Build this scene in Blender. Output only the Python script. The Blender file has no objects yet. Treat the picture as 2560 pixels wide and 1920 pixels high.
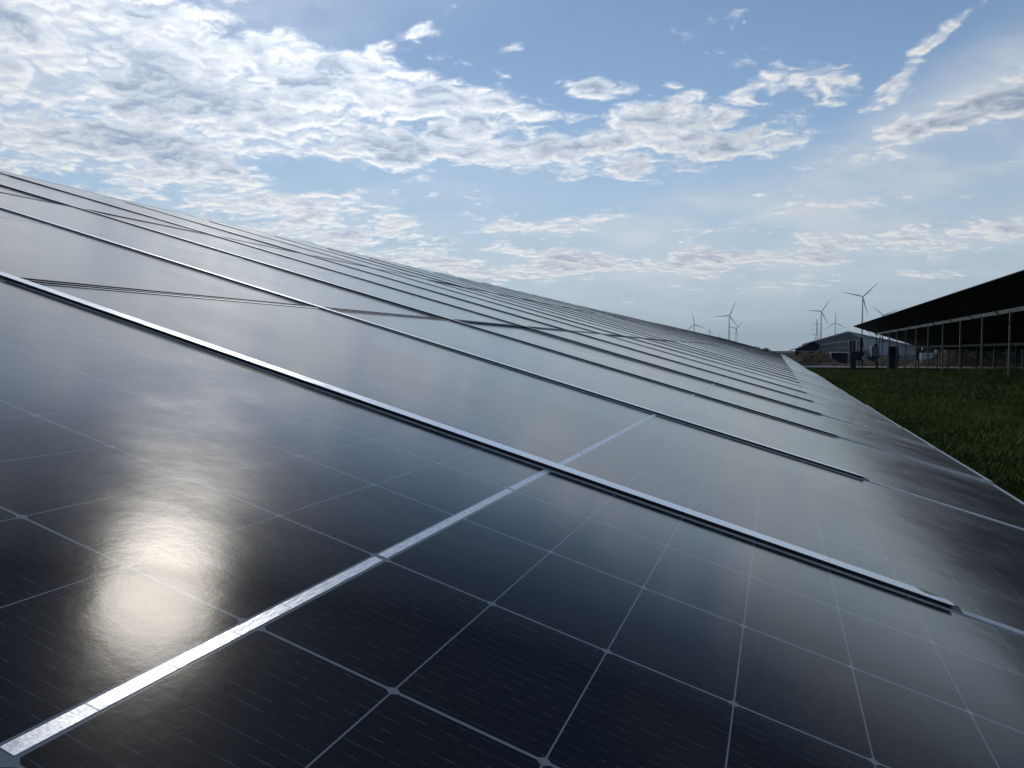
import bpy, math, random
import numpy as np
from mathutils import Vector, Matrix

random.seed(7)
RNG = np.random.default_rng(7)
SC = bpy.context.scene
COL = SC.collection
R = math.radians

# ------------------------------------------------------------------ camera
CAM_Z = 1.10                       # the camera's height over the grass
cam_data = bpy.data.cameras.new('camera')
cam_data.sensor_fit = 'HORIZONTAL'
cam_data.sensor_width = 36.0
cam_data.lens = 36.0 * 1966.6 / 2560.0
cam_data.clip_start = 0.02
cam_data.clip_end = 30000
cam = bpy.data.objects.new('camera', cam_data)
COL.objects.link(cam)
cam.location = (0, 0, CAM_Z)
cam.rotation_euler = (R(90 - 2.41), 0, R(18.67))
SC.camera = cam

# ------------------------------------------------------------------ exposure
SC.view_settings.view_transform = 'Standard'
SC.view_settings.look = 'None'
SC.view_settings.exposure = 0.0
SC.view_settings.gamma = 1.0

# ------------------------------------------------------------------ sky with broken cloud
SUN_AZ, SUN_EL = -30.2, 35.9       # azimuth from +Y towards +X, elevation
SUN_DIR = Vector((math.sin(R(SUN_AZ)) * math.cos(R(SUN_EL)), math.cos(R(SUN_AZ)) * math.cos(R(SUN_EL)), math.sin(R(SUN_EL))))
SKY_STRENGTH = 0.085
CLOUD_BANKS = [   # azimuth, elevation, half width, half height (degrees), turn, weight
    (-48, 17.6, 16.8, 8.9, 0, .20), (-40, 16.8, 15.2, 6.2, -8, .26), (-29.4, 18.2, 11.4, 4.6, -12, .28),
    (-21.5, 17.0, 7.0, 2.9, -15, .24), (-46, 13.7, 11.4, 3.2, 0, .12), (-36.3, 8.9, 11.6, 2.8, -6, .26),
    (-29.5, 7.6, 8.1, 1.9, -10, .16), (-19.5, 15.0, 11.4, 2.3, 4, .28), (-10.9, 13.4, 14.1, 2.0, 6, .22),
    (-7.3, 16.4, 7.0, 2.5, 15, .26), (-1.4, 15.6, 8.9, 2.4, 10, .24), (-25.3, 10.7, 7.0, 1.3, 0, .14),
    (-18.1, 8.8, 9.7, 1.5, 0, .24), (-18.1, 6.0, 18.2, 1.5, 2, .27), (-2.0, 6.4, 18.3, 1.2, 4, .26), (2, 9.2, 8, .9, 4, .2), (14, 7.6, 13, 1.0, 6, .22), (10, 5.0, 16, .8, 3, .2), (-44, 5.5, 16, 1.8, 0, .24), (-34, 4.0, 16, 1.2, 0, .2),
    (8.6, 18.6, 5.1, .8, 40, .34), (8.6, 13.6, 11.4, 2.2, 18, .22), (14.0, 16.0, 8.9, 3.4, 25, .20),
    (-14.9, 18.7, 2.2, 0.9, 0, .27), (-12.4, 18.5, 2.6, 1.1, 10, .28), (-24.4, 22.0, 1.6, 0.8, 0, .24),
    (-44, 33, 18, 9, 0, .16), (-14, 33, 8, 3, 10, .2), (14, 27, 10, 4, 20, .24), (-70, 20, 22, 14, 0, .26),
    (35, 14, 16, 6, 10, .26), (60, 26, 24, 12, 0, .22), (-110, 25, 30, 16, 0, .2), (120, 30, 40, 14, 0, .2),
    (180, 22, 40, 10, 0, .2), (-170, 40, 30, 10, 0, .2)]
VEILS = [         # thin, smooth, high cloud
    (-8, 8.0, 13, 2.4, 4, .4), (-32, 9, 26, 8, 0, .38),
    (5, 8.6, 24, 5.4, 8, .95), (-50, 21, 20, 9, 0, 1.0), (13, 15.2, 13, 3.6, 20, 1.1), (-6, 10.4, 7, 1.1, 6, .35), (-30.5, 36, 20, 13, 0, .62),
    (4, 5.0, 26, 2.2, 3, .35), (-25, 5.2, 20, 2.2, 0, .25), (20, 16, 14, 6, 10, .5)]


def build_world():
    w = bpy.data.worlds.new('World')
    SC.world = w
    w.use_nodes = True
    nt = w.node_tree
    for n in list(nt.nodes):
        nt.nodes.remove(n)
    N, L = nt.nodes.new, nt.links.new

    def put(sock, v):
        if hasattr(v, 'is_output'):
            L(v, sock)
        elif isinstance(v, (tuple, list)) and len(sock.default_value) == 4 and len(v) == 3:
            sock.default_value = (*v, 1)
        else:
            sock.default_value = v

    def M(op, a, b=0.0, c=0.0, clamp=False):
        n = N('ShaderNodeMath'); n.operation = op; n.use_clamp = clamp
        put(n.inputs[0], a); put(n.inputs[1], b); put(n.inputs[2], c)
        return n.outputs[0]

    def VM(op, a, b=(0, 0, 0)):
        n = N('ShaderNodeVectorMath'); n.operation = op
        put(n.inputs[0], a); put(n.inputs[1], b)
        return n.outputs['Value'] if op in ('DOT_PRODUCT', 'LENGTH') else n.outputs['Vector']

    def ramp(v, lo, hi, a=0.0, b=1.0, smooth=True):
        n = N('ShaderNodeMapRange'); n.interpolation_type = 'SMOOTHSTEP' if smooth else 'LINEAR'
        put(n.inputs['Value'], v)
        n.inputs['From Min'].default_value = lo; n.inputs['From Max'].default_value = hi
        n.inputs['To Min'].default_value = a; n.inputs['To Max'].default_value = b
        return n.outputs['Result']

    def mix(f, a, b):
        n = N('ShaderNodeMix'); n.data_type = 'RGBA'
        put(n.inputs[0], f); put(n.inputs[6], a); put(n.inputs[7], b)
        return n.outputs[2]

    def noise(vec, scale, detail, rough, dist=0.0, lac=2.0):
        n = N('ShaderNodeTexNoise'); L(vec, n.inputs['Vector'])
        n.inputs['Scale'].default_value = scale; n.inputs['Detail'].default_value = detail
        n.inputs['Roughness'].default_value = rough; n.inputs['Distortion'].default_value = dist
        n.inputs['Lacunarity'].default_value = lac
        return n.outputs['Fac'], n.outputs['Color']

    d = N('ShaderNodeTexCoord').outputs['Generated']
    sep = N('ShaderNodeSeparateXYZ'); L(d, sep.inputs[0])
    x, y, z = sep.outputs
    az = M('MULTIPLY', M('ARCTAN2', x, y), 57.29578)
    el = M('MULTIPLY', M('ARCSINE', z), 57.29578)
    zz = M('MAXIMUM', z, 0.0)
    # cloud sheet seen in perspective: closer to the horizon it packs together
    k = M('DIVIDE', 1.0, M('ADD', zz, 0.17))
    cx, cy = M('MULTIPLY', x, k), M('MULTIPLY', y, k)
    cmb = N('ShaderNodeCombineXYZ'); L(cx, cmb.inputs[0]); L(cy, cmb.inputs[1])
    p = cmb.outputs[0]
    # the outline of the banks wobbles with a large soft noise
    _, wob = noise(p, 2.2, 3, .5)
    wobv = VM('SUBTRACT', wob, (.5, .5, .5))
    ang = N('ShaderNodeCombineXYZ'); L(az, ang.inputs[0]); L(el, ang.inputs[1])
    sc = N('ShaderNodeVectorMath'); sc.operation = 'MULTIPLY'; L(wobv, sc.inputs[0]); sc.inputs[1].default_value = (9, 4, 0)
    angw = VM('ADD', ang.outputs[0], sc.outputs[0])

    def blobs(lst):
        tot = None
        for (a, e, ra, re, rot, wt) in lst:
            mp = N('ShaderNodeMapping'); mp.vector_type = 'TEXTURE'
            L(angw, mp.inputs['Vector'])
            mp.inputs['Location'].default_value = (a, e, 0)
            mp.inputs['Rotation'].default_value = (0, 0, R(rot))
            mp.inputs['Scale'].default_value = (ra * 1.25, re * 1.25, 1)
            g = N('ShaderNodeTexGradient'); g.gradient_type = 'QUADRATIC_SPHERE'
            L(mp.outputs[0], g.inputs[0])
            v = M('POWER', g.outputs['Fac'], .6)
            tot = M('MULTIPLY_ADD', v, wt, tot if tot is not None else 0.0)
        return tot

    bank = M('MINIMUM', blobs(CLOUD_BANKS), .275)
    veil = M('MINIMUM', blobs(VEILS), .8)

    _, wc = noise(p, 9.0, 4, .55)
    ws = N('ShaderNodeVectorMath'); ws.operation = 'SCALE'; L(VM('SUBTRACT', wc, (.5, .5, .5)), ws.inputs[0]); ws.inputs['Scale'].default_value = .10
    pw = VM('ADD', p, ws.outputs[0])
    n1, _ = noise(pw, 3.9, 10, .58)
    n2, _ = noise(pw, 8.5, 7, .5)
    def puff(a, b):          # soft field plus rounded, creased lumps
        lump = M('ABSOLUTE', M('MULTIPLY_ADD', b, 2.0, -1.0))
        return M('ADD', M('MULTIPLY_ADD', a, .86, -.09), M('MULTIPLY', M('SUBTRACT', lump, .22), .34))
    fb = puff(n1, n2)
    dens = M('ADD', M('SUBTRACT', fb, .462), bank)
    # the same field a little nearer to the sun: the lit side of each puff
    sh = (SUN_DIR.x * .026, SUN_DIR.y * .026, 0)
    pw2 = VM('ADD', pw, sh)
    m1, _ = noise(pw2, 3.9, 7, .58)
    m2, _ = noise(pw2, 8.5, 6, .5)
    fb2 = puff(m1, m2)
    lit = ramp(M('SUBTRACT', fb, fb2), -.06, .08)
    alpha = ramp(dens, -.05, .125)
    thick = M('MULTIPLY', ramp(dens, .05, .21), ramp(el, 2.5, 12.0, .30, 1.0))

    nz = M('MAXIMUM', VM('DOT_PRODUCT', d, tuple(SUN_DIR)), 0.0)
    aur = M('POWER', nz, 14.0)                       # bright veil round the sun
    aur2 = M('POWER', nz, 90.0)

    sky = N('ShaderNodeTexSky'); sky.sky_type = 'NISHITA'
    sky.sun_disc = False
    sky.sun_elevation = R(SUN_EL); sky.sun_rotation = R(SUN_AZ)
    sky.altitude = 60; sky.air_density = 1.0; sky.dust_density = 0.05; sky.ozone_density = 1.6
    skyc = sky.outputs['Color']

    S = 1.0 / SKY_STRENGTH
    def C(r, g, b, m=1.0):
        return (r * S * m, g * S * m, b * S * m)
    # cloud radiance: thin sunlit rims are white, thick middles grey blue
    rim = mix(lit, C(.62, .68, .76), C(.95, .94, .92))
    core = mix(lit, C(.31, .385, .51), C(.56, .62, .71))
    cc = mix(thick, rim, core)
    nearsun = N('ShaderNodeVectorMath'); nearsun.operation = 'SCALE'; L(cc, nearsun.inputs[0])
    L(M('MULTIPLY_ADD', aur, .9, M('MULTIPLY_ADD', aur2, 1.2, .90)), nearsun.inputs['Scale'])
    # pale band along the horizon
    hz = ramp(el, -2.0, 19.0, .95, 0.0)
    skyc = mix(hz, skyc, C(.37, .49, .60))
    # thin veil
    vn, _ = noise(pw, 2.6, 6, .55)
    va = M('MULTIPLY', veil, ramp(vn, .34, .66, .25, 1.0))
    vc = N('ShaderNodeVectorMath'); vc.operation = 'SCALE'; vc.inputs[0].default_value = C(.61, .65, .71)
    L(M('MULTIPLY_ADD', aur, .9, M('MULTIPLY_ADD', aur2, 1.6, 1.0)), vc.inputs['Scale'])
    col = mix(va, skyc, vc.outputs[0])
    fade = ramp(el, 0.6, 5.5, .25, 1.0)
    col = mix(M('MULTIPLY', alpha, fade), col, nearsun.outputs[0])
    bg = N('ShaderNodeBackground'); L(col, bg.inputs['Color']); bg.inputs['Strength'].default_value = SKY_STRENGTH
    out = N('ShaderNodeOutputWorld'); L(bg.outputs[0], out.inputs['Surface'])
    w.cycles.sampling_method = 'MANUAL'
    w.cycles.sample_map_resolution = 1024


build_world()

# ------------------------------------------------------------------ sun, veiled by thin cloud
sun_data = bpy.data.lights.new('sun', 'SUN')
sun_data.energy = .5
sun_data.angle = R(7.0)
sun_data.color = (1.0, .95, .88)
sun = bpy.data.objects.new('sun', sun_data)
COL.objects.link(sun)
sun.rotation_euler = SUN_DIR.to_track_quat('Z', 'Y').to_euler()
sun.location = (0, 0, 300)

# ------------------------------------------------------------------ helpers
def material(name, build):
    m = bpy.data.materials.new(name)
    m.use_nodes = True
    nt = m.node_tree
    bsdf = nt.nodes['Principled BSDF']
    build(nt, bsdf)
    return m


class G:
    """small node writer"""
    def __init__(self, nt):
        self.nt = nt
        self.N, self.L = nt.nodes.new, nt.links.new

    def put(self, sock, v):
        if hasattr(v, 'is_output'):
            self.L(v, sock)
        elif isinstance(v, (tuple, list)) and len(v) == 3 and len(sock.default_value) == 4:
            sock.default_value = (*v, 1)
        else:
            sock.default_value = v

    def m(self, op, a, b=0.0, c=0.0, clamp=False):
        n = self.N('ShaderNodeMath'); n.operation = op; n.use_clamp = clamp
        self.put(n.inputs[0], a); self.put(n.inputs[1], b); self.put(n.inputs[2], c)
        return n.outputs[0]

    def ramp(self, v, lo, hi, a=0.0, b=1.0):
        n = self.N('ShaderNodeMapRange'); n.interpolation_type = 'SMOOTHSTEP'
        self.put(n.inputs['Value'], v)
        for k, q in (('From Min', lo), ('From Max', hi), ('To Min', a), ('To Max', b)):
            n.inputs[k].default_value = q
        return n.outputs['Result']

    def mix(self, f, a, b):
        n = self.N('ShaderNodeMix'); n.data_type = 'RGBA'
        self.put(n.inputs[0], f); self.put(n.inputs[6], a); self.put(n.inputs[7], b)
        return n.outputs[2]

    def noise(self, vec, scale, detail=4, rough=.5, stretch=None):
        if stretch:
            mp = self.N('ShaderNodeMapping'); self.L(vec, mp.inputs['Vector']); mp.inputs['Scale'].default_value = stretch
            vec = mp.outputs[0]
        n = self.N('ShaderNodeTexNoise'); self.L(vec, n.inputs['Vector'])
        n.inputs['Scale'].default_value = scale; n.inputs['Detail'].default_value = detail; n.inputs['Roughness'].default_value = rough
        return n.outputs['Fac']

    def coord(self, kind='Object'):
        return self.N('ShaderNodeTexCoord').outputs[kind]

    def bump(self, h, strength, dist):
        n = self.N('ShaderNodeBump'); self.L(h, n.inputs['Height'])
        n.inputs['Strength'].default_value = strength; n.inputs['Distance'].default_value = dist
        return n.outputs['Normal']


def plain(name, col, rough=.6, metal=0.0, vary=.25, scale=6.0, bump=0.0, stretch=None):
    """a surface of one colour with blotches, some wear and a little relief"""
    def b(nt, s):
        g = G(nt)
        co = g.coord()
        n = g.noise(co, scale, 6, .6, stretch)
        f = g.ramp(n, .3, .7)
        lo = tuple(c * (1 - vary) for c in col); hi = tuple(min(1, c * (1 + vary)) for c in col)
        g.put(s.inputs['Base Color'], g.mix(f, lo, hi))
        g.put(s.inputs['Roughness'], g.ramp(n, .3, .7, rough * .85, min(1, rough * 1.15)))
        s.inputs['Metallic'].default_value = metal
        if bump:
            g.put(s.inputs['Normal'], g.bump(n, .6, bump))
    return material(name, b)


class MB:
    """collects polygons and links them as one mesh object"""
    def __init__(self):
        self.v, self.f, self.uv, self.mi = [], [], [], []

    def face(self, pts, uv=None, mi=0):
        i = len(self.v)
        self.v += [tuple(q) for q in pts]
        self.f.append(tuple(range(i, i + len(pts))))
        self.uv.append(uv if uv else [(0, 0)] * len(pts))
        self.mi.append(mi)

    def hexa(self, c, mi=0):
        """c: eight corners, bottom four then top four, both counter-clockwise from above"""
        for q in ((3, 2, 1, 0), (4, 5, 6, 7), (0, 1, 5, 4), (1, 2, 6, 5), (2, 3, 7, 6), (3, 0, 4, 7)):
            self.face([c[k] for k in q], mi=mi)
        return self

    def box(self, a, b, mi=0):
        (x0, y0, z0), (x1, y1, z1) = a, b
        return self.hexa([(x0, y0, z0), (x1, y0, z0), (x1, y1, z0), (x0, y1, z0), (x0, y0, z1), (x1, y0, z1), (x1, y1, z1), (x0, y1, z1)], mi)

    def bar(self, p0, p1, w, h, up=(0, 0, 1), w1=None, h1=None, mi=0):
        """a beam from p0 to p1, w across and h high, may taper"""
        p0, p1, up = Vector(p0), Vector(p1), Vector(up)
        d = (p1 - p0).normalized()
        s = d.cross(up)
        if s.length < 1e-4:
            s = d.cross(Vector((1, 0, 0)))
        s.normalize(); u = s.cross(d)
        w1 = w if w1 is None else w1; h1 = h if h1 is None else h1
        a = [p0 + s * (sx * w / 2) + u * (sz * h / 2) for sx, sz in ((-1, -1), (1, -1), (1, 1), (-1, 1))]
        b = [p1 + s * (sx * w1 / 2) + u * (sz * h1 / 2) for sx, sz in ((-1, -1), (1, -1), (1, 1), (-1, 1))]
        self.face([a[0], a[3], a[2], a[1]], mi=mi); self.face(b, mi=mi)
        for k in range(4):
            j = (k + 1) % 4
            self.face([a[k], a[j], b[j], b[k]], mi=mi)
        return self

    def tube(self, pts, radii, n=12, mi=0):
        rings = []
        for i, q in enumerate(pts):
            q = Vector(q)
            d = (Vector(pts[min(i + 1, len(pts) - 1)]) - Vector(pts[max(i - 1, 0)])).normalized()
            s = d.cross(Vector((0, 0, 1)))
            if s.length < 1e-3:
                s = Vector((1, 0, 0))
            s.normalize(); u = s.cross(d)
            r = radii[i] if isinstance(radii, (list, tuple)) else radii
            rings.append([q + s * math.cos(2 * math.pi * k / n) * r + u * math.sin(2 * math.pi * k / n) * r for k in range(n)])
        for a, b in zip(rings, rings[1:]):
            for k in range(n):
                j = (k + 1) % n
                self.face([a[k], a[j], b[j], b[k]], mi=mi)
        self.face(rings[0][::-1], mi=mi); self.face(rings[-1], mi=mi)
        return self

    def build(self, name, mats, parent=None, smooth=False, loc=None, weld=True, bevel=0.0):
        me = bpy.data.meshes.new(name)
        me.from_pydata(self.v, [], self.f)
        uvl = me.uv_layers.new(name='UVMap')
        flat = [c for poly in self.uv for q in poly for c in q]
        uvl.data.foreach_set('uv', flat)
        for mt in (mats if isinstance(mats, (list, tuple)) else [mats]):
            me.materials.append(mt)
        me.polygons.foreach_set('material_index', self.mi)
        me.polygons.foreach_set('use_smooth', [smooth] * len(self.f))
        me.update()
        o = bpy.data.objects.new(name, me)
        COL.objects.link(o)
        if weld:
            import bmesh
            bm = bmesh.new(); bm.from_mesh(me)
            bmesh.ops.remove_doubles(bm, verts=bm.verts, dist=1e-5)
            bmesh.ops.recalc_face_normals(bm, faces=bm.faces)
            bm.to_mesh(me); bm.free()
        if bevel:
            md = o.modifiers.new('bevel', 'BEVEL'); md.width = bevel; md.segments = 2; md.limit_method = 'ANGLE'
        if parent is not None:
            o.parent = parent
        if loc is not None:
            o.location = loc
        return o


def tag(o, label=None, cat=None, group=None, kind=None):
    for k, v in (('label', label), ('category', cat), ('group', group), ('kind', kind)):
        if v:
            o[k] = v
    return o


def thing(name, loc, label, cat, group=None, rz=0.0):
    o = bpy.data.objects.new(name, None)
    o.empty_display_size = .2
    COL.objects.link(o)
    o.location = loc
    o.rotation_euler = (0, 0, rz)
    return tag(o, label, cat, group)


def copy_part(o, parent, loc=None):
    c = o.copy()
    COL.objects.link(c)
    c.parent = parent
    if loc is not None:
        c.location = loc
    return c


def smooth01(t):
    t = max(0.0, min(1.0, t))
    return t * t * (3 - 2 * t)


def ground_z(x, y):
    """the field falls a little towards the far track"""
    z = -.62 * smooth01((y - 34) / 46)
    z += .035 * math.sin(x * .9 + 1.3) * math.sin(y * .37) + .02 * math.sin(x * 2.3 + y * 1.1)
    return z


# ------------------------------------------------------------------ materials
# our module: 6 x 22 rectangular half cells under textured glass
MOD_L, MOD_W, PITCH = 2.372, 1.128, 1.138
CELL_W, CELL_H, HALF_GAP = .184, .1051, .0066
FRAME = .012


def build_glass(nt, s):
    g = G(nt)
    uv = g.N('ShaderNodeUVMap').outputs[0]
    sep = g.N('ShaderNodeSeparateXYZ'); g.L(uv, sep.inputs[0])
    x, y = sep.outputs[0], sep.outputs[1]            # across the row, along the slope, from the module's centre
    obj = g.N('ShaderNodeObjectInfo').outputs['Random']
    # distances to the nearest line between cells
    cx = g.m('DIVIDE', g.m('ADD', x, 3 * CELL_W), CELL_W)
    dx = g.m('MULTIPLY', g.m('SUBTRACT', .5, g.m('ABSOLUTE', g.m('SUBTRACT', g.m('FRACT', cx), .5))), CELL_W)
    ay = g.m('SUBTRACT', g.m('ABSOLUTE', y), HALF_GAP)
    cy = g.m('DIVIDE', ay, CELL_H)
    dy = g.m('MULTIPLY', g.m('SUBTRACT', .5, g.m('ABSOLUTE', g.m('SUBTRACT', g.m('FRACT', cy), .5))), CELL_H)
    gap = g.m('MAXIMUM', g.m('LESS_THAN', dx, .0014), g.m('LESS_THAN', dy, .0006))
    corner = g.m('LESS_THAN', g.m('ADD', dx, g.m('MULTIPLY', dy, .8)), .0050)
    rim = g.m('MAXIMUM', g.m('GREATER_THAN', g.m('ABSOLUTE', x), 3 * CELL_W - .001), g.m('GREATER_THAN', ay, 11 * CELL_H - .001))
    mid = g.m('LESS_THAN', ay, .0)
    white = g.m('MAXIMUM', g.m('MAXIMUM', gap, corner), g.m('MAXIMUM', rim, mid))
    # hair-fine wires along the slope
    bx = g.m('FRACT', g.m('MULTIPLY', cx, 16))
    wire = g.m('LESS_THAN', g.m('ABSOLUTE', g.m('SUBTRACT', bx, .5)), .036)
    n_cell = g.noise(uv, 5.5, 2, .5)
    n_dust = g.noise(uv, 3.0, 8, .68)
    n_fine = g.noise(uv, 160, 3, .6)
    n_spot = g.noise(uv, 150, 2, .5)
    n_wire = g.noise(uv, 90, 2, .5)
    cid = g.N('ShaderNodeCombineXYZ')
    g.put(cid.inputs[0], g.m('FLOOR', cx)); g.put(cid.inputs[1], g.m('FLOOR', g.m('DIVIDE', y, CELL_H))); g.put(cid.inputs[2], g.m('MULTIPLY', obj, 50.0))
    wn = g.N('ShaderNodeTexWhiteNoise'); g.L(cid.outputs[0], wn.inputs['Vector'])
    n_cell = g.m('ADD', g.m('MULTIPLY', n_cell, .5), g.m('MULTIPLY', wn.outputs['Value'], .5))
    cell = g.mix(n_cell, (.002, .004, .0095), (.0080, .0085, .0105))
    cell = g.mix(g.m('MULTIPLY', wire, g.ramp(n_wire, .40, .68, .12, 1.0)), cell, (.078, .080, .082))
    col = g.mix(white, cell, (.23, .245, .26))
    # dust film: fine, uneven, with dried drops
    film = g.m('MULTIPLY', g.ramp(n_dust, .38, .75, .15, 1.0), g.ramp(n_fine, .3, .75, .35, 1.0))
    spots = g.ramp(n_spot, .76, .82)
    streak = g.ramp(g.noise(uv, 26, 4, .6, (1, .06, 1)), .48, .72)
    low = g.m('POWER', g.ramp(y, MOD_L / 2 - .30, MOD_L / 2 - .012), 3.0)
    film = g.m('ADD', film, g.m('MULTIPLY', low, g.m('MULTIPLY_ADD', streak, 5.0, 3.0)))
    film = g.m('MULTIPLY_ADD', streak, .5, film)
    dust = g.m('MULTIPLY_ADD', spots, .09, g.m('MULTIPLY', film, .013))
    col = g.mix(dust, col, (.34, .31, .27))
    g.put(s.inputs['Base Color'], col)
    s.inputs['Roughness'].default_value = .7
    # the glass is rolled with a fine grain: it breaks mirror images into short strokes
    fine = g.noise(uv, 70, 3, .6)
    roll = g.noise(uv, 9, 2, .5)
    nb = g.N('ShaderNodeBump'); g.L(roll, nb.inputs['Height'])
    nb.inputs['Strength'].default_value = .8; nb.inputs['Distance'].default_value = .0004
    nf = g.N('ShaderNodeBump'); g.L(fine, nf.inputs['Height']); g.L(nb.outputs[0], nf.inputs['Normal'])
    nf.inputs['Strength'].default_value = .07; nf.inputs['Distance'].default_value = .0008
    g.L(nf.outputs[0], s.inputs['Normal'])
    s.inputs['Specular IOR Level'].default_value = 0.0
    # anti-reflective front: almost no mirror from above, a strong one at grazing angles
    gloss = g.N('ShaderNodeBsdfGlossy'); gloss.distribution = 'GGX'
    g.put(gloss.inputs['Roughness'], g.m('ADD', g.ramp(n_dust, .3, .75, .13, .19), g.m('MULTIPLY', spots, .2)))
    gloss.inputs['Color'].default_value = (.98, .965, .935, 1)
    g.L(nf.outputs[0], gloss.inputs['Normal'])
    lw = g.N('ShaderNodeLayerWeight'); lw.inputs['Blend'].default_value = .5
    cr = g.N('ShaderNodeValToRGB'); g.L(lw.outputs['Facing'], cr.inputs[0])
    el = cr.color_ramp.elements
    for pos, v in ((.3, .018), (.50, .022), (.575, .025), (.64, .078), (.70, .18), (.76, .35), (.85, .47), (.93, .70)):
        e = el.new(pos); e.color = (v, v, v, 1)
    el[0].color = (.02, .02, .02, 1)
    el[len(el) - 1].color = (.92, .92, .92, 1)
    mx = g.N('ShaderNodeMixShader')
    g.L(cr.outputs[0], mx.inputs[0]); g.L(s.outputs[0], mx.inputs[1]); g.L(gloss.outputs[0], mx.inputs[2])
    g.L(mx.outputs[0], nt.nodes['Material Output'].inputs['Surface'])


M_GLASS = material('module_glass', build_glass)


def build_strip(nt, s):
    g = G(nt)
    uv = g.N('ShaderNodeUVMap').outputs[0]
    n = g.noise(uv, 60, 4, .6, (1, 6, 1))
    n2 = g.noise(uv, 400, 2, .5)
    g.put(s.inputs['Base Color'], g.mix(g.ramp(n, .3, .7), (.74, .75, .76), (.84, .84, .83)))
    sx = g.N('ShaderNodeSeparateXYZ'); g.L(uv, sx.inputs[0])
    seam = g.m('LESS_THAN', g.m('ABSOLUTE', g.m('SUBTRACT', g.m('FRACT', g.m('DIVIDE', sx.outputs[0], .0575)), .5)), .012)
    g.put(s.inputs['Metallic'], g.m('MULTIPLY_ADD', seam, -.3, .34))
    g.put(s.inputs['Roughness'], g.ramp(n, .3, .7, .22, .4))
    g.put(s.inputs['Normal'], g.bump(g.m('ADD', n, g.m('MULTIPLY', n2, .25)), .25, .0010))


M_STRIP = material('tinned_ribbon', build_strip)
M_ALU = plain('anodised_frame', (.52, .53, .54), .40, .8, .12, 30, .0004)
M_GALV = plain('galvanised_rail', (.86, .87, .88), .28, .9, .10, 60, .0004, (1, .5, 1))
M_RUBBERSHADE = plain('gasket_rail_shade', (.018, .018, .02), .5, 0, .3, 40)  # rubber of the joint seals, also the painted shade on the rails
M_RUST = plain('rusty_edge', (.34, .28, .20), .7, .1, .6, 160, .0004)
M_STEEL = plain('galvanised_post', (.20, .21, .21), .45, .5, .25, 8, .001, (1, 1, .25))
M_BEAM = plain('galvanised_purlin', (.17, .18, .18), .5, .4, .2, 2)
M_SHADESTEEL = plain('shaded_steel', (.05, .052, .055), .6, .3, .2, 2)  # galvanised steel coloured dark for the deep shade under the table
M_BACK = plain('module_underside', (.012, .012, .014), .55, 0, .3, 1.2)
M_CLIP = plain('dark_clip', (.05, .05, .055), .5, .2, .3, 30)

# ------------------------------------------------------------------ ground
def build_ground(nt, s):
    g = G(nt)
    co = g.coord()
    n1 = g.noise(co, .35, 6, .6); n2 = g.noise(co, 3.0, 6, .65); n3 = g.noise(co, .02, 5, .6)
    grass = g.mix(g.ramp(n2, .3, .7), (.012, .018, .004), (.030, .036, .010))
    grass = g.mix(g.ramp(n1, .52, .72, 0, .5), grass, (.040, .040, .016))
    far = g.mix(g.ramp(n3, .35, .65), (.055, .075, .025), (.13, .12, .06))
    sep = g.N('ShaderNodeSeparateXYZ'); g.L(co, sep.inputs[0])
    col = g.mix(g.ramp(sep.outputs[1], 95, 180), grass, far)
    g.put(s.inputs['Base Color'], col)
    s.inputs['Roughness'].default_value = .95
    s.inputs['Specular IOR Level'].default_value = 0.0
    g.put(s.inputs['Normal'], g.bump(n2, .5, .04))


M_GROUND = material('field_soil', build_ground)


def axis(lo, hi, fine_lo, fine_hi, step, grow=1.25):
    a = list(np.arange(fine_lo, fine_hi + 1e-6, step))
    s, v = step, a[-1]
    while v < hi:
        s *= grow; v += s; a.append(min(v, hi))
    s, v = step, a[0]
    while v > lo:
        s *= grow; v -= s; a.insert(0, max(v, lo))
    return a


def build_terrain():
    xs, ys = axis(-9000, 9000, -6, 26, .8), axis(-3000, 12000, -4, 100, .9)
    v = [(x, y, ground_z(x, y) if abs(x) < 400 and -100 < y < 400 else -.62 * smooth01((y - 34) / 46)) for y in ys for x in xs]
    nx = len(xs)
    f = [(j * nx + i, j * nx + i + 1, (j + 1) * nx + i + 1, (j + 1) * nx + i) for j in range(len(ys) - 1) for i in range(nx - 1)]
    me = bpy.data.meshes.new('ground')
    me.from_pydata(v, [], f)
    me.polygons.foreach_set('use_smooth', [True] * len(f))
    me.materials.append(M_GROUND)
    o = bpy.data.objects.new('ground', me)
    COL.objects.link(o)
    tag(o, kind='structure')


build_terrain()

M_TRACK = plain('pale_track', (.25, .235, .20), .95, 0, .25, 1.5, .02)
def build_track():
    m = MB()
    xs = np.arange(-2.0, 70, 1.5)
    lo = [(x, 82.5 + .5 * math.sin(x * .31) + .03 * x) for x in xs]
    hi = [(x, 91.0 + .4 * math.sin(x * .23 + 1) + .05 * x) for x in xs]
    for i in range(len(xs) - 1):
        q = [lo[i], lo[i + 1], hi[i + 1], hi[i]]
        m.face([(a, b, -.62 + .10) for a, b in q])
    o = m.build('track', M_TRACK)
    tag(o, kind='structure')


build_track()

# ------------------------------------------------------------------ the table we look along
TILT = .2813
SIN, COS = math.sin(TILT), math.cos(TILT)
PL_H, PL_D0, R0 = .2744, .2732, .0776
TABLE = thing('solar_table', (0, 0, 0), 'long near table of dark solar modules seen from just above its glass', 'solar table', 'rows of solar tables')


def on_plane(r, d, n=0.0):
    """r along the row, d down the slope from the lower modules' mid strip, n off the glass"""
    e = d - PL_D0
    return Vector((e * COS - (PL_H - n) * SIN, r, CAM_Z - e * SIN - (PL_H - n) * COS))


ROT = Matrix(((0, COS, SIN), (1, 0, 0), (0, -SIN, COS)))   # local x = along the row, y = down the slope, z = off the glass
ROT4 = ROT.to_4x4()


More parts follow.
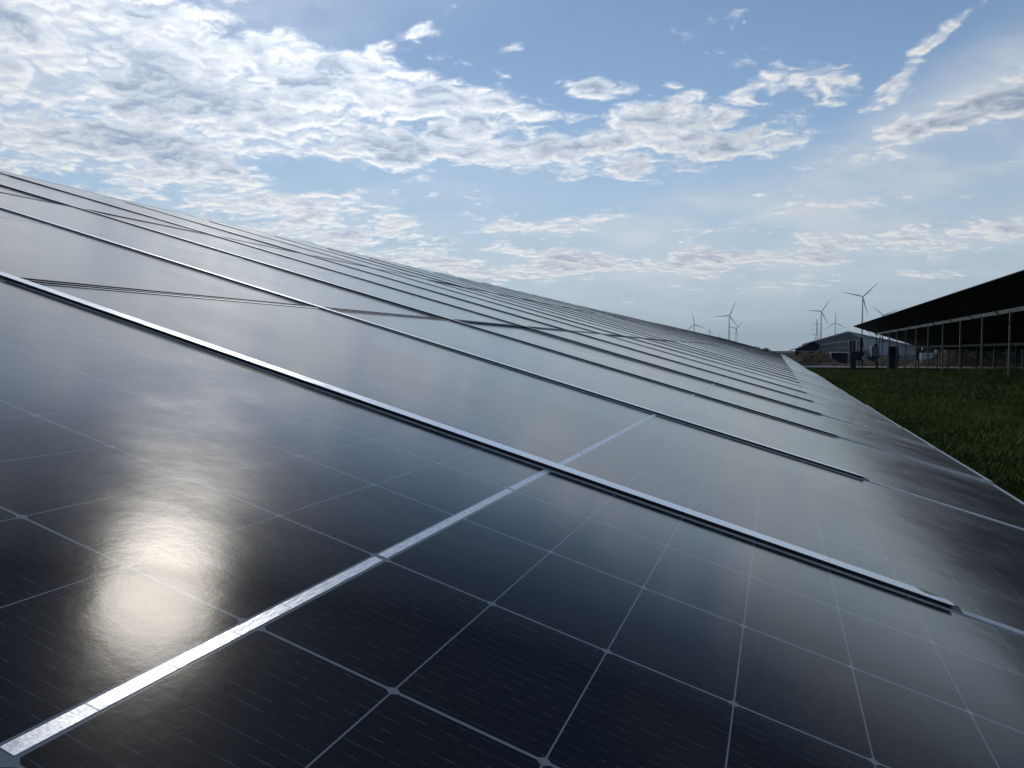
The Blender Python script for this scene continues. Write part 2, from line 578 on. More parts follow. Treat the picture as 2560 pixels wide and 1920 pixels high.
def module_meshes():
    gl = MB()
    w, l = MOD_W / 2 - FRAME, MOD_L / 2 - FRAME
    gl.face([(-w, -l, 0), (w, -l, 0), (w, l, 0), (-w, l, 0)], [(-w, -l), (w, -l), (w, l), (-w, l)])
    z = -.006
    gl.face([(-w, l, z), (w, l, z), (w, -l, z), (-w, -l, z)])
    for a, b in (((-w, -l), (w, -l)), ((w, -l), (w, l)), ((w, l), (-w, l)), ((-w, l), (-w, -l))):
        gl.face([(*a, 0), (*a, z), (*b, z), (*b, 0)])
    fr = MB()
    W, Lh, t, bt = MOD_W / 2, MOD_L / 2, .0016, -.030
    for (x0, y0, x1, y1) in ((-W, -Lh, W, -l), (-W, l, W, Lh), (-W, -l, -w, l), (w, -l, W, l)):
        fr.box((x0, y0, bt), (x1, y1, t))
    st = MB()
    hw = .0047
    # the white ribbon in the middle gap is cut at every second cell
    for (u0, u1) in ((-3, -2), (-2, 0), (0, 2), (2, 3)):
        x0, x1 = u0 * CELL_W + .0035, u1 * CELL_W - .0035
        for a, b in ((x0, x1),):
            zt = .0004
            st.face([(a, -hw, zt), (b, -hw, zt), (b, hw, zt), (a, hw, zt)], [(a, -hw), (b, -hw), (b, hw), (a, hw)])
            for p_, q_ in (((a, -hw), (b, -hw)), ((b, -hw), (b, hw)), ((b, hw), (a, hw)), ((a, hw), (a, -hw))):
                st.face([(*p_, zt), (*p_, .0001), (*q_, .0001), (*q_, zt)])
    return gl, fr, st


N_COL, FIRST = 84, -4
ROWS = [0.0, -MOD_L - .022, -2 * (MOD_L + .022)]
gl_mb, fr_mb, st_mb = module_meshes()
near_modules = []


def jitter(c, r):
    q = np.random.default_rng(1000 + c * 7 + r)
    return q.normal(0, .0016), q.normal(0, .0016), q.normal(0, .0005)


def sag(c):
    """the table is not dead straight: it settles between posts and steps at its sections"""
    if c < 3:
        return 0.0, 0.0
    e = min(1.0, (c - 2) / 5)
    return e * (.007 * math.sin(c * .52 + .4) + .006 * math.sin(c * .17)), e * (.006 * math.sin(c * .23 + 2) + (.010 if (c // 9) % 2 else -.004))


def module_matrix(c, r):
    jx, jy, jz = jitter(c, r)
    if c == 0 and r == 0:
        jx, jy = 0.0, 0.0
    sn, sd = sag(c)
    centre = on_plane(R0 + .552 + c * PITCH, ROWS[r] + sd, jz + sn)
    return Matrix.Translation(centre) @ ROT4 @ Matrix.Rotation(jx, 4, 'X') @ Matrix.Rotation(jy, 4, 'Y')


proto = None
show = [(c, r) for c in range(0, 36) for r in range(3)]
show = show[:100]
for (c, r) in show:
    if proto is None:
        g_ = gl_mb.build('solar_module', M_GLASS, TABLE, weld=True)
        f_ = fr_mb.build('module_frame', M_ALU, g_, weld=False)
        s_ = st_mb.build('cell_ribbon', M_STRIP, g_, weld=False)
        proto = (g_, f_, s_)
    else:
        g_ = copy_part(proto[0], TABLE)
        copy_part(proto[1], g_); copy_part(proto[2], g_)
    g_.matrix_local = module_matrix(c, r)

# the rest of the table: beyond the hundred that show largest
rest = MB()
for c in range(FIRST, N_COL):
    for r in range(3):
        if (c, r) in show:
            continue
        mw = module_matrix(c, r)
        for src, mi in ((gl_mb, 0), (fr_mb, 1), (st_mb, 2)):
            for f, uv in zip(src.f, src.uv):
                rest.face([mw @ Vector(src.v[k]) for k in f], uv, mi)
o = rest.build('solar_module_run', [M_GLASS, M_ALU, M_STRIP], TABLE, weld=False)
tag(o, kind='stuff')

# raised clamp rails over the joints between module columns
RAIL_D0, RAIL_D1 = ROWS[2] - MOD_L / 2 + .42, .592


def rail_mesh():
    m = MB()
    def sect(x0, x1, z0, z1, d0, d1, mi=0):
        m.hexa([(x0, d1, z0), (x0, d0, z0), (x1, d0, z0), (x1, d1, z0), (x0, d1, z1), (x0, d0, z1), (x1, d0, z1), (x1, d1, z1)][::1], mi)
    sect(-.014, .014, .0020, .0030, RAIL_D0, RAIL_D1 + .012, 1)       # foot on the two frames
    sect(-.009, .009, .0031, .0058, RAIL_D0 + .003, RAIL_D1 - .004, 1)   # web, coloured black for the shaded gap under the flange
    sect(-.0140, .0140, .0040, .0048, RAIL_D0 + .003, RAIL_D1 - .002, 2)   # grey lip
    # top flange with a clipped corner at its lower end
    a, b, z0, z1 = -.0165, .0165, .0060, .0080
    out = [(a, RAIL_D0), (b, RAIL_D0), (b, RAIL_D1 - .022), (b - .016, RAIL_D1), (a, RAIL_D1)]
    m.face([(x, d, z1) for x, d in out][::-1], [(x, d) for x, d in out][::-1], 0)
    m.face([(x, d, z0) for x, d in out], None, 1)
    for p_, q_ in zip(out, out[1:] + out[:1]):
        m.face([(*p_, z0), (*p_, z1), (*q_, z1), (*q_, z0)], None, 1 if p_[0] == q_[0] == a else 0)  # flange side towards the camera is black: its shade is painted on
    return m


rail_proto = None
n_rail = 0
for c in range(0, N_COL):
    jx, jy, jz = jitter(c, 9)
    sn, sd = [(a + b) / 2 for a, b in zip(sag(c), sag(c + 1))]
    mw = Matrix.Translation(on_plane(R0 + .552 + (c + .5) * PITCH, sd, jz * .5 + sn)) @ ROT4 @ Matrix.Translation((0, random.uniform(-.006, .006), 0))
    if rail_proto is None:
        rail_proto = rail_mesh().build('clamp_rail', [M_GALV, M_RUBBERSHADE, M_CLIP], TABLE, weld=False)
        o = rail_proto
        tg = MB().hexa([(.003, RAIL_D1 - .034, .0081), (.0155, RAIL_D1 - .044, .0081), (.0155, RAIL_D1 - .024, .0081), (.006, RAIL_D1 - .012, .0081), (.003, RAIL_D1 - .034, .0084), (.0155, RAIL_D1 - .044, .0084), (.0155, RAIL_D1 - .024, .0084), (.006, RAIL_D1 - .012, .0084)]).build('rail_end_stain', M_RUST, o, weld=False)
    else:
        o = copy_part(rail_proto, TABLE)
    o.matrix_local = mw

# seals in the joints between the module rows: a flat bar between two black ridges
for r in (0, 1):
    dj = ROWS[r] - MOD_L / 2 - .011
    for name, q, n0, w, h, mt in (('joint_bar', 0, .0014, .020, .003, M_BEAM), ('joint_gasket', -.0125, .0026, .0035, .0048, M_RUBBERSHADE), ('joint_gasket', .0125, .0026, .0035, .0048, M_RUBBERSHADE)):
        m = MB()
        for c in range(FIRST, N_COL):
            sn, sd = sag(c)
            y = R0 + .552 + c * PITCH
            m.bar(on_plane(y - PITCH / 2 + .001, dj + q + sd, n0 + sn), on_plane(y + PITCH / 2 - .001, dj + q + sd, n0 + sn), w, h, up=(SIN, 0, COS))
        m.build(name, mt, TABLE, weld=False)

# what carries it
for dd in (-4.6, -2.4, -.4):
    m = MB()
    m.bar(on_plane(R0 + FIRST * PITCH, dd, -.10), on_plane(R0 + N_COL * PITCH, dd, -.10), .06, .13, up=(SIN, 0, COS))
    m.build('purlin', M_BEAM, TABLE)
post_proto = {}
for k in range(0, 21):
    y = -3.5 + k * 4.63
    for dd in (-4.6, -.4):
        top = on_plane(y, dd, -.16)
        h = top.z + .9
        if dd not in post_proto:
            m = MB().box((-.05, -.04, -h), (.05, .04, 0))
            post_proto[dd] = o = m.build('post', M_STEEL, TABLE)
        else:
            o = copy_part(post_proto[dd], TABLE)
        o.location = top

# ------------------------------------------------------------------ the tables of the next rows, seen from behind
def back_table(label, x_top, x_low, z_top, z_low, y0, y1, x_front, x_rear, first_post, step, posts):
    """modules on purlins on two lines of posts; the high edge is towards us"""
    gz = -.3
    t = thing('solar_table', (0, 0, 0), label, 'solar table', 'rows of solar tables')
    slope = (z_low - z_top) / (x_low - x_top)
    nv = Vector((-slope, 0, 1)).normalized()
    along = Vector((1, 0, slope)).normalized()
    span = math.hypot(x_low - x_top, z_low - z_top)
    top = Vector((x_top, 0, z_top))
    deck, fr, gl = MB(), MB(), MB()
    nrow = 3
    lmod = (span - .05) / nrow
    n = int((y1 - y0) / PITCH)
    for c in range(n):
        ya, yb = y1 - (c + 1) * PITCH + .006, y1 - c * PITCH - .006
        for r in range(nrow):
            a, b = top + along * (r * (lmod + .022)), top + along * (r * (lmod + .022) + lmod)
            q = [Vector((a.x, ya, a.z)), Vector((b.x, ya, b.z)), Vector((b.x, yb, b.z)), Vector((a.x, yb, a.z))]
            e = nv * .030
            # laminate a little above the frame's lower rim
            deck.face([(p + nv * .022) for p in q][::-1], None, 0)
            deck.face([(p + nv * .029) for p in q], None, 1)
            for i in range(4):
                j = (i + 1) % 4
                fr.face([q[i], q[j], q[j] + e, q[i] + e])
            # inner rims of the frame
            w = .025
            for (s0, s1) in (((0, 0), (1, 0)), ((1, 1), (0, 1))):
                pass
            fr.face([q[0], q[0] + Vector((0, w, 0)), q[1] + Vector((0, w, 0)), q[1]])
            fr.face([q[3], q[3] - Vector((0, w, 0)), q[2] - Vector((0, w, 0)), q[2]][::-1])
            fr.face([q[0], q[3], q[3] + along * w, q[0] + along * w])
            fr.face([q[1], q[2], q[2] - along * w, q[1] - along * w][::-1])
    deck.build('module_deck', [M_BACK, M_GLASS], t, weld=False)
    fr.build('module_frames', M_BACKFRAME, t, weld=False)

    def plane_z(x):
        return z_top + slope * (x - x_top)
    for xs, w, h in ((x_front, .07, .17), (x_rear, .07, .15)):
        zc = plane_z(xs) - h / 2 - .01
        m = MB()
        yy = list(np.arange(y1 - .15, y0, -9.1)) + [y0]
        for a, b in zip(yy, yy[1:]):                 # lengths spliced with a short overlap plate
            m.box((xs - w / 2, b + .012, zc - h / 2), (xs + w / 2, a - .012, zc + h / 2))
            m.box((xs - w / 2 - .006, b - .2, zc - h / 2 - .008), (xs - w / 2 - .001, b + .2, zc + h / 2 - .03))
        m.build('purlin', M_BEAM if xs == x_front else M_SHADESTEEL, t, weld=False)  # the rear purlin has its shade in the colour
    # posts: folded sigma sections, with a head bracket and a brace to the rear line
    for line, xs in (('front', x_front), ('rear', x_rear)):
        proto = None
        for k in range(posts):
            y = first_post + k * step
            if y > y1 - .3:
                break
            ztop = plane_z(xs) - .165
            zb = ground_z(xs, y) - .05
            if proto is None:
                L_ = 3.6
                m = MB()
                prof = [(-.035, -.025), (-.035, -.042), (.035, -.042), (.035, -.025), (.030, -.025), (.030, -.037), (-.026, -.037), (-.026, .037), (.030, .037), (.030, .025), (.035, .025), (.035, .042), (-.035, .042)]
                for (a, b) in zip(prof, prof[1:] + prof[:1]):
                    m.face([(*a, -L_), (*b, -L_), (*b, 0), (*a, 0)])
                m.face([(*a, 0) for a in prof])
                o = proto = m.build('post', M_STEEL if line == 'front' else M_SHADESTEEL, t, weld=False)  # rear posts: same steel, darkened for shade
                MB().box((-.055, -.055, -.02), (.055, .055, .05)).build('post_head', M_SHADESTEEL, o, weld=False)
            else:
                o = copy_part(proto, t)
                copy_part(proto.children[0], o)
            o.location = (xs, y, ztop)
            if line == 'front':
                b0 = Vector((xs, y + .02, ztop - .75)); x2 = xs + 1.25
                m = MB().bar(b0, (x2, y + .02, plane_z(x2) - .12), .04, .04)
                m.bar((xs, y + .02, ztop - .5), (xs - .9, y + .02, plane_z(xs - .9) - .05), .035, .035)
                m.build('brace', M_SHADESTEEL, t, weld=False)
    return t


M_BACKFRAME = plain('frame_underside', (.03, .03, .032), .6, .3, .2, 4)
X_T, X_P, X_L = 7.0, 9.0, 13.9
table2 = back_table('black backed solar table on thin steel posts across the grass, nearest one on the right', 7.0, 13.75, 3.53, 1.20, 14.0, 85.0, 9.0, 12.7, 14.0, 4.63, 17)
table3 = back_table('dark solar table glimpsed behind the posts, beyond the nearest table on the right', 17.6, 24.3, 3.35, 1.05, 20.0, 118.0, 19.5, 23.2, 21.0, 4.63, 21)

# ------------------------------------------------------------------ open shed across the track
def build_sheet(nt, s):
    g = G(nt)
    n = g.noise(g.coord(), .5, 5, .6, (1, .15, 1))
    c = g.mix(g.ramp(n, .3, .7), (.56, .58, .61), (.66, .68, .70))
    g.put(s.inputs['Base Color'], c); s.inputs['Roughness'].default_value = .6
    tr = g.N('ShaderNodeBsdfTranslucent'); g.put(tr.inputs['Color'], c)
    mx = g.N('ShaderNodeMixShader'); mx.inputs[0].default_value = .72
    g.L(s.outputs[0], mx.inputs[1]); g.L(tr.outputs[0], mx.inputs[2])
    g.L(mx.outputs[0], nt.nodes['Material Output'].inputs['Surface'])


M_SHEETROOF = material('translucent_sheet', build_sheet)
M_WALL = plain('pale_wall_sheet', (.50, .52, .54), .65, .05, .12, .8, 0, (1, 1, .2))
M_CONC = plain('concrete_base', (.26, .27, .28), .9, 0, .2, 1.2, .01)
M_COL = plain('shed_column', (.34, .35, .36), .6, .2, .2, 2)
M_DARKIN = plain('dark_boarding', (.03, .032, .036), .8, 0, .3, 1)


def build_shed():
    y0, y1 = 104.0, 300.0
    xr, zr, xe, ze, xl, zl = 8.1, 3.42, 9.55, 2.62, 15.6, 1.62
    gz = -.62
    t = thing('open_shed', (0, 0, 0), 'long pale shed with a sloping roof and open columned side beyond the track', 'shed')
    m = MB()
    k = (zl - zr) / (xl - xr)
    def z_at(x): return zr + k * (x - xr)
    th = .07
    m.hexa([(xr, y0, zr - th), (xl, y0, zl - th), (xl, y1, zl - th), (xr, y1, zr - th), (xr, y0, zr), (xl, y0, zl), (xl, y1, zl), (xr, y1, zr)])
    roof = m.build('roof', M_SHEETROOF, t, weld=False)
    m = MB()
    m.bar((xr - .05, y0 - .06, zr - .05), (xl, y0 - .06, zl - .05), .12, .16)
    m.bar((xr - .02, y0 - .30, zr + .04), (xl, y0 - .30, zl + .04), .06, .05)
    m.build('verge_trim', M_COL, roof, weld=False)
    m = MB().bar((xr - .07, y0, zr + .03), (xr - .07, y1, zr + .03), .14, .10)
    m.build('ridge_cap', M_COL, roof, weld=False)
    # soffit down to the column line: a sloping apron of the same sheet
    m = MB()
    m.hexa([(xe, y0 + .05, ze - .02), (xe + .03, y0 + .05, ze - .02), (xe + .03, y1, ze - .02), (xe, y1, ze - .02), (xr + .05, y0 + .05, zr - .09), (xr + .10, y0 + .05, zr - .09), (xr + .10, y1, zr - .09), (xr + .05, y1, zr - .09)])
    m.build('eave_apron', M_SHEETROOF, t, weld=False)
    MB().box((xe - .09, y0 + .05, ze - .16), (xe + .09, y1, ze - .022)).build('eave_beam', M_COL, t, weld=False)
    proto = None
    y = y0 + .35
    while y < y1:
        if proto is None:
            m = MB()
            h = ze - .16 - gz
            m.box((-.11, -.10, -h), (.11, .10, -.62))
            m.hexa([(-.11, -.10, -.62), (.11, -.10, -.62), (.11, .10, -.62), (-.11, .10, -.62), (-.11, -.42, 0), (.11, -.42, 0), (.11, .42, 0), (-.11, .42, 0)])
            proto = o = m.build('column', M_COL, t, weld=False)
        else:
            o = copy_part(proto, t)
        o.location = (xe, y, ze - .16)
        y += 4.2
    # near end: pale sheets over a concrete base
    m = MB(); n = 12
    for i in range(n):
        a, b = xe + .35 + (xl - xe - .4) * i / n, xe + .35 + (xl - xe - .4) * (i + 1) / n - .012
        dy = .02 * (i % 2)
        m.hexa([(a, y0 + .30 + dy, .62), (b, y0 + .30 + dy, .62), (b, y0 + .36 + dy, .62), (a, y0 + .36 + dy, .62),
                (a, y0 + .30 + dy, z_at(a) - .1), (b, y0 + .30 + dy, z_at(b) - .1), (b, y0 + .36 + dy, z_at(b) - .1), (a, y0 + .36 + dy, z_at(a) - .1)])
    m.build('end_wall', M_WALL, t, weld=False)
    MB().box((xe + .35, y0 + .26, gz - .1), (xl, y0 + .46, .612)).build('end_base', M_CONC, t, weld=False)
    # the open side shows a pale inner wall above and dark stalls below
    MB().box((xl - .3, y0 + .5, gz), (xl - .15, y1, zl - .08)).build('rear_wall', M_WALL, t, weld=False)
    m = MB()
    yy = y0 + 16
    while yy < y1 - 4:
        m.box((xe + .5, yy, gz), (xe + .56, yy + 3.2, 1.25 - .0 * yy))
        yy += 4.2
    m.build('stall_boards', M_DARKIN, t, weld=False)


build_shed()


def build_far_barn():
    """dark low hall at the end of the shed, its roof a shallow hump"""
    t = thing('far_barn', (8.0, 205, -.62), 'low dark barn with a rounded roof behind the earth heap', 'barn')
    prof = [(-4.9, 1.9), (-4.0, 2.25), (-2.6, 2.6), (-2.2, 2.95), (0, 4.0), (1.3, 3.85), (3.6, 3.0), (6, 2.2)]
    m = MB(); L_ = 42
    for a, b in zip(prof, prof[1:]):
        m.hexa([(a[0], 0, a[1] - .12), (b[0], 0, b[1] - .12), (b[0], L_, b[1] - .12), (a[0], L_, a[1] - .12), (a[0], 0, a[1]), (b[0], 0, b[1]), (b[0], L_, b[1]), (a[0], L_, a[1])])
    m.build('roof', plain('dark_barn_roof', (.030, .036, .036), .8, 0, .3, .6), t, weld=False)
    m = MB()
    for a, b in zip(prof[1:], prof[2:-1]):
        m.hexa([(a[0], .6, 0), (b[0], .6, 0), (b[0], .75, 0), (a[0], .75, 0), (a[0], .6, a[1] - .125), (b[0], .6, b[1] - .125), (b[0], .75, b[1] - .125), (a[0], .75, a[1] - .125)])
    m.build('front_wall', plain('dark_barn_wall', (.028, .032, .04), .85, 0, .3, .5), t, weld=False)
    MB().box((-3.6, .42, 1.55), (4.9, .58, 1.74)).build('gutter', M_COL, t, weld=False)


build_far_barn()
t = thing('pale_hut', (1.2, 300, -.62), 'tiny pale flat roofed hut at the end of the near table', 'hut')
MB().box((-2.6, 0, 0), (3.4, 4, .95)).build('wall', plain('hut_wall', (.34, .33, .30), .85), t)
MB().box((-2.9, -.3, .953), (3.7, 4.3, 1.12)).build('roof', plain('hut_roof', (.75, .75, .73), .7), t)


# ------------------------------------------------------------------ heaps of earth
def build_soil(nt, s):
    g = G(nt)
    co = g.coord()
    n = g.noise(co, 2.2, 7, .65); n2 = g.noise(co, 11, 5, .6)
    c = g.mix(g.ramp(n, .3, .7), (.075, .050, .030), (.23, .155, .095))
    c = g.mix(g.ramp(n2, .55, .75, 0, .6), c, (.27, .20, .13))
    g.put(s.inputs['Base Color'], c)
    s.inputs['Roughness'].default_value = .97
    s.inputs['Specular IOR Level'].default_value = .1
    g.put(s.inputs['Normal'], g.bump(g.m('ADD', n, g.m('MULTIPLY', n2, .4)), .8, .15))


M_SOIL = material('dug_soil', build_soil)


def heap(loc, sx, sy, lumps, seed, label, n=70):
    from mathutils import noise as mn
    v, f = [], []
    for j in range(n):
        for i in range(n):
            x, y = (i / (n - 1) - .5) * 2 * sx, (j / (n - 1) - .5) * 2 * sy
            h = 0.0
            for (lx, ly, r, hh) in lumps:
                q = math.hypot((x - lx) / r, (y - ly) / (r * .8))
                h = max(h, hh * (1 - q)) if q < 1 else h
            h = h * (1 + .22 * mn.fractal(Vector((x * .7 + seed, y * .7, 0)), 1.0, 2.0, 5)) + (.10 * mn.fractal(Vector((x * 2.2, y * 2.2, seed)), 1, 2, 5) + .05 if h > .02 else -.06)
            v.append((x, y, h))
    for j in range(n - 1):
        for i in range(n - 1):
            f.append((j * n + i, j * n + i + 1, (j + 1) * n + i + 1, (j + 1) * n + i))
    me = bpy.data.meshes.new('earth_heap')
    me.from_pydata(v, [], f)
    me.polygons.foreach_set('use_smooth', [True] * len(f))
    me.materials.append(M_SOIL)
    o = bpy.data.objects.new('earth_heap', me)
    COL.objects.link(o)
    o.location = loc
    tag(o, label, 'earth heap', 'heaps of dug earth')


heap((3.7, 94.5, -.62), 6.0, 4.6, [(-.7, 0, 2.9, 1.75), (.7, .2, 2.7, 1.72), (-2.1, .4, 2.6, 1.25), (2.0, -1.6, 2.0, .6), (3.2, -2.4, 1.8, .28), (-3.6, 0, 2.2, .7)], 3.1,
     'brown heap of dug earth left of the pale shed, beside the dark box shelter')
heap((17.2, 93, -.62), 5.5, 3.5, [(0, 0, 3.4, 2.15), (2.4, .2, 2.6, 1.7), (-1.8, 0, 2.6, 1.25), (4.0, 0, 2.0, 1.0)], 8.4,
     'long brown earth heap right of the pale tank, seen under the black table')
heap((11.6, 97, -.62), 3.4, 2.6, [(0, 0, 2.6, 1.05), (1.6, 0, 2.0, .85), (-1.7, .3, 1.8, .6)], 5.7,
     'low brown earth heap behind the thin posts at the far end of the black table')

# ------------------------------------------------------------------ gear at the end of the black table
M_WHITE = plain('white_paint', (.74, .75, .75), .5, 0, .08, 3)
M_GREYBOX = plain('grey_cabinet', (.30, .315, .32), .5, .1, .1, 4)
M_BLACKBOX = plain('black_cabinet', (.020, .021, .024), .5, .1, .3, 4)
M_CABLE = plain('black_cable', (.012, .012, .013), .6, 0, .2, 10)
M_BLUE = plain('blue_plastic', (.05, .075, .20), .45, 0, .15, 3)

# dark box shelter with a white roof edge
t = thing('box_shelter', (6.85, 96, -.62), 'black open fronted box shelter with a thin white roof beside the earth heap', 'shelter')
MB().box((-1.25, -.05, 1.50), (1.15, 2.0, 1.60)).build('roof', M_WHITE, t)
m = MB().box((-1.12, 0, .12), (-1.06, 1.9, 1.497)).box((1.0, 0, .12), (1.06, 1.9, 1.497)).box((-1.06, 1.82, .12), (1.0, 1.9, 1.497)).box((-1.12, 0, .0), (1.06, 1.9, .117))
m.build('body', M_BLACKBOX, t, weld=False)
MB().box((-1.13, .02, .14), (-1.122, 1.88, 1.48)).build('end_panel', M_GREYBOX, t)
MB().box((.62, -.02, 0), (.67, .03, 1.497)).build('corner_pole', M_WHITE, t)
MB().box((-1.0, .25, .118), (.95, 1.7, 1.3)).build('load', plain('dark_load', (.012, .013, .016), .7), t)

# blue tank with a cage behind the earth heap
t = thing('blue_tank', (5.55, 99, -.62), 'blue plastic tank peeping out between earth heap and shed', 'tank')
MB().box((-.6, -.5, .12), (.6, .5, 1.25)).build('tank_body', M_BLUE, t, bevel=.06)
m = MB()
for x in (-.62, -.2, .2, .62):
    m.box((x - .015, -.53, .1), (x + .015, -.505, 1.3))
for z in (.3, .7, 1.1):
    m.box((-.63, -.555, z - .015), (.63, -.532, z + .015))
m.build('cage', M_STEEL, t, weld=False)
MB().box((-.65, -.55, 0), (.65, .55, .1)).build('pallet', plain('pallet_wood', (.22, .16, .10), .9), t)
MB().tube([(0, 0, 1.25), (0, 0, 1.32)], .12).build('cap', M_BLACKBOX, t)

# black cable drum stand: two upright poles, a drum and a base
t = thing('cable_stand', (6.2, 73.5, ground_z(6, 73.5)), 'black stand with two tall uprights and a square box on the grass edge', 'equipment stand')
MB().box((-.30, -.25, 0), (.14, .25, .85)).build('pedestal', M_BLACKBOX, t, bevel=.02)
MB().box((-.34, -.30, .853), (.58, .30, 1.62)).build('drum_box', M_BLACKBOX, t, bevel=.03)
for x in (-.27, -.02):
    MB().box((x - .085, -.08, 1.61), (x + .085, .08, 2.58)).build('upright', M_BLACKBOX, t, bevel=.015)
MB().tube([(-.18, -.31, 1.42), (-.18, -.33, 1.42)], .035).build('lamp_knob', M_GREYBOX, t)
MB().tube([(.45, 0, .9), (.5, -.1, .45), (.42, -.12, .05)], .025).build('cable', M_CABLE, t)

# inverters hung from the end posts
def inverter(loc, label, face, white_side):
    t = thing('string_inverter', loc, label, 'inverter', 'inverters at the table end')
    MB().box((-.20, -.36, -.44), (.42, .36, .42)).build('housing', face, t, bevel=.02)
    if white_side:
        MB().box((-.265, -.38, -.5), (-.203, .38, .45)).build('side_cover', M_WHITE, t, bevel=.01)
    MB().box((-.02, -.28, .423), (.28, .28, .66)).build('rain_hood', M_BLACKBOX, t, bevel=.02)
    for i in range(5):
        a = -.1 + i * .1
        m = MB().tube([(a, -.1 + .04 * i, -.5), (a + .05, -.1, -.8), (a * .4 + .25, -.05 + .02 * i, -1.15), (.32, 0, -1.9), (.36, .05, -2.2)], .022, 8)
        m.build('cable', M_CABLE, t, smooth=True)
    MB().bar((.40, 0, .5), (.52, 0, 1.55), .06, .06).build('hanger', M_BLACKBOX, t)
    return t


inverter((8.35, 79.2, 1.08), 'pale grey inverter cabinet with a white side hanging at the table end', M_GREYBOX, True)

t = thing('equipment_post', (7.45, 80.5, ground_z(7.4, 80.5)), 'dark leaning post with a small pale box at head height before the shed', 'post')
MB().bar((.10, 0, 0), (-.05, 0, 1.25), .10, .10).build('lower_pole', M_BLACKBOX, t)
MB().box((-.26, -.15, 1.25), (.16, .15, 1.72)).build('junction_box', M_BLACKBOX, t, bevel=.02)
MB().box((-.20, -.1, 1.723), (.07, .1, 3.02)).build('upper_pole', M_BLACKBOX, t, bevel=.01)
MB().box((.17, -.12, 1.42), (.60, .12, 1.84)).build('meter_box', M_GREYBOX, t, bevel=.02)
MB().tube([(.1, 0, 2.6), (.15, -.05, 2.1), (.22, -.1, 1.86)], .025, 8).build('cable', M_CABLE, t)

t = thing('switch_cabinet', (9.9, 79, ground_z(9.9, 79) - .02), 'tall black switch cabinet standing between posts under the table end', 'cabinet')
MB().box((-.42, -.28, .08), (.42, .28, 2.05)).build('housing', M_BLACKBOX, t, bevel=.02)
for x in (-.21, .21):
    d_ = MB().box((x - .195, -.305, .14), (x + .195, -.282, 2.0)).build('door', plain('dark_door', (.03, .034, .036), .45, .2), t)
    MB().box((x + (.13 if x < 0 else -.16), -.325, 1.0), (x + (.16 if x < 0 else -.13), -.306, 1.2)).build('handle', M_GREYBOX, d_)
MB().box((-.45, -.30, 0), (.45, .30, .078)).build('plinth', M_CONC, t)
MB().box((-.45, -.32, 2.053), (.45, .31, 2.12)).build('roof', M_BLACKBOX, t)

t = thing('water_tank', (14.9, 93, -.62), 'pale grey square tank under the low edge of the black table', 'tank')
MB().box((-.6, -.5, .1), (.6, .5, 1.5)).build('tank_body', plain('grey_tank', (.48, .52, .54), .55), t, bevel=.05)
MB().box((-.65, -.55, 0), (.65, .55, .097)).build('pallet', M_CONC, t)
MB().tube([(.2, 0, 1.5), (.2, 0, 1.58)], .14).build('cap', M_BLACKBOX, t)
m = MB()
for z in (.45, .85, 1.25):
    m.box((-.62, -.525, z), (.62, -.502, z + .03))
m.build('band', M_STEEL, t, weld=False)
t = thing('sign_board', (16.0, 94, -.62), 'small white board on a stake right of the pale tank', 'board')
MB().box((-.17, -.02, 1.25), (.17, .02, 2.0)).build('panel', M_WHITE, t)
MB().box((-.03, .021, 0), (.03, .07, 1.95)).build('stake', M_STEEL, t)


# ------------------------------------------------------------------ wind turbines
def build_turbine_paint(nt, s):
    g = G(nt)
    n = g.noise(g.coord(), .15, 4, .5)
    g.put(s.inputs['Base Color'], g.mix(n, (.66, .67, .68), (.74, .75, .76)))
    s.inputs['Roughness'].default_value = .5


M_TURB = material('turbine_paint', build_turbine_paint)


def blade_mesh(Rb):
    m = MB()
    st = [(1.2, 2.2, 2.2), (4, 2.6, 2.0), (Rb * .2, 4.2, 1.2), (Rb * .35, 3.4, .8), (Rb * .6, 2.3, .45), (Rb * .85, 1.4, .25), (Rb * .97, .8, .14), (Rb, .25, .06)]
    rings = []
    for r, c, th in st:
        tw = R(14) * (1 - r / Rb)
        ring = []
        for k in range(10):
            a = 2 * math.pi * k / 10
            px, py = math.cos(a) * c / 2 + c * .12, math.sin(a) * th / 2
            ring.append((px * math.cos(tw) - py * math.sin(tw), px * math.sin(tw) + py * math.cos(tw) - .012 * r, r))
        rings.append(ring)
    for a, b in zip(rings, rings[1:]):
        for k in range(10):
            j = (k + 1) % 10
            m.face([a[k], a[j], b[j], b[k]])
    m.face(rings[-1]); m.face(rings[0][::-1])
    return m


TURBINES = [   # azimuth, distance, hub height, first blade's lean (deg clockwise from up), yaw off the camera, label
    (-5.66, 3830, 126, -10, 8, 'wind turbine nearest the middle of the picture, one blade straight up'),
    (-3.27, 3180, 139, 24, 10, 'tall wind turbine with a second smaller one close at its right'),
    (-2.80, 4500, 124, 44, 20, 'small wind turbine tucked against the right of a taller one'),
    (2.74, 3400, 160, 34, 12, 'wind turbine beside the tallest lattice pylon, one blade pointing left'),
    (3.63, 4250, 142, -1, 6, 'small upright wind turbine above the left end of the shed roof'),
    (5.28, 2580, 163, 45, 6, 'largest wind turbine, its tower behind the corner of the black table'),
    (6.52, 3400, 140, -52, 20, 'wind turbine mostly hidden by the black table, only one blade showing above it')]


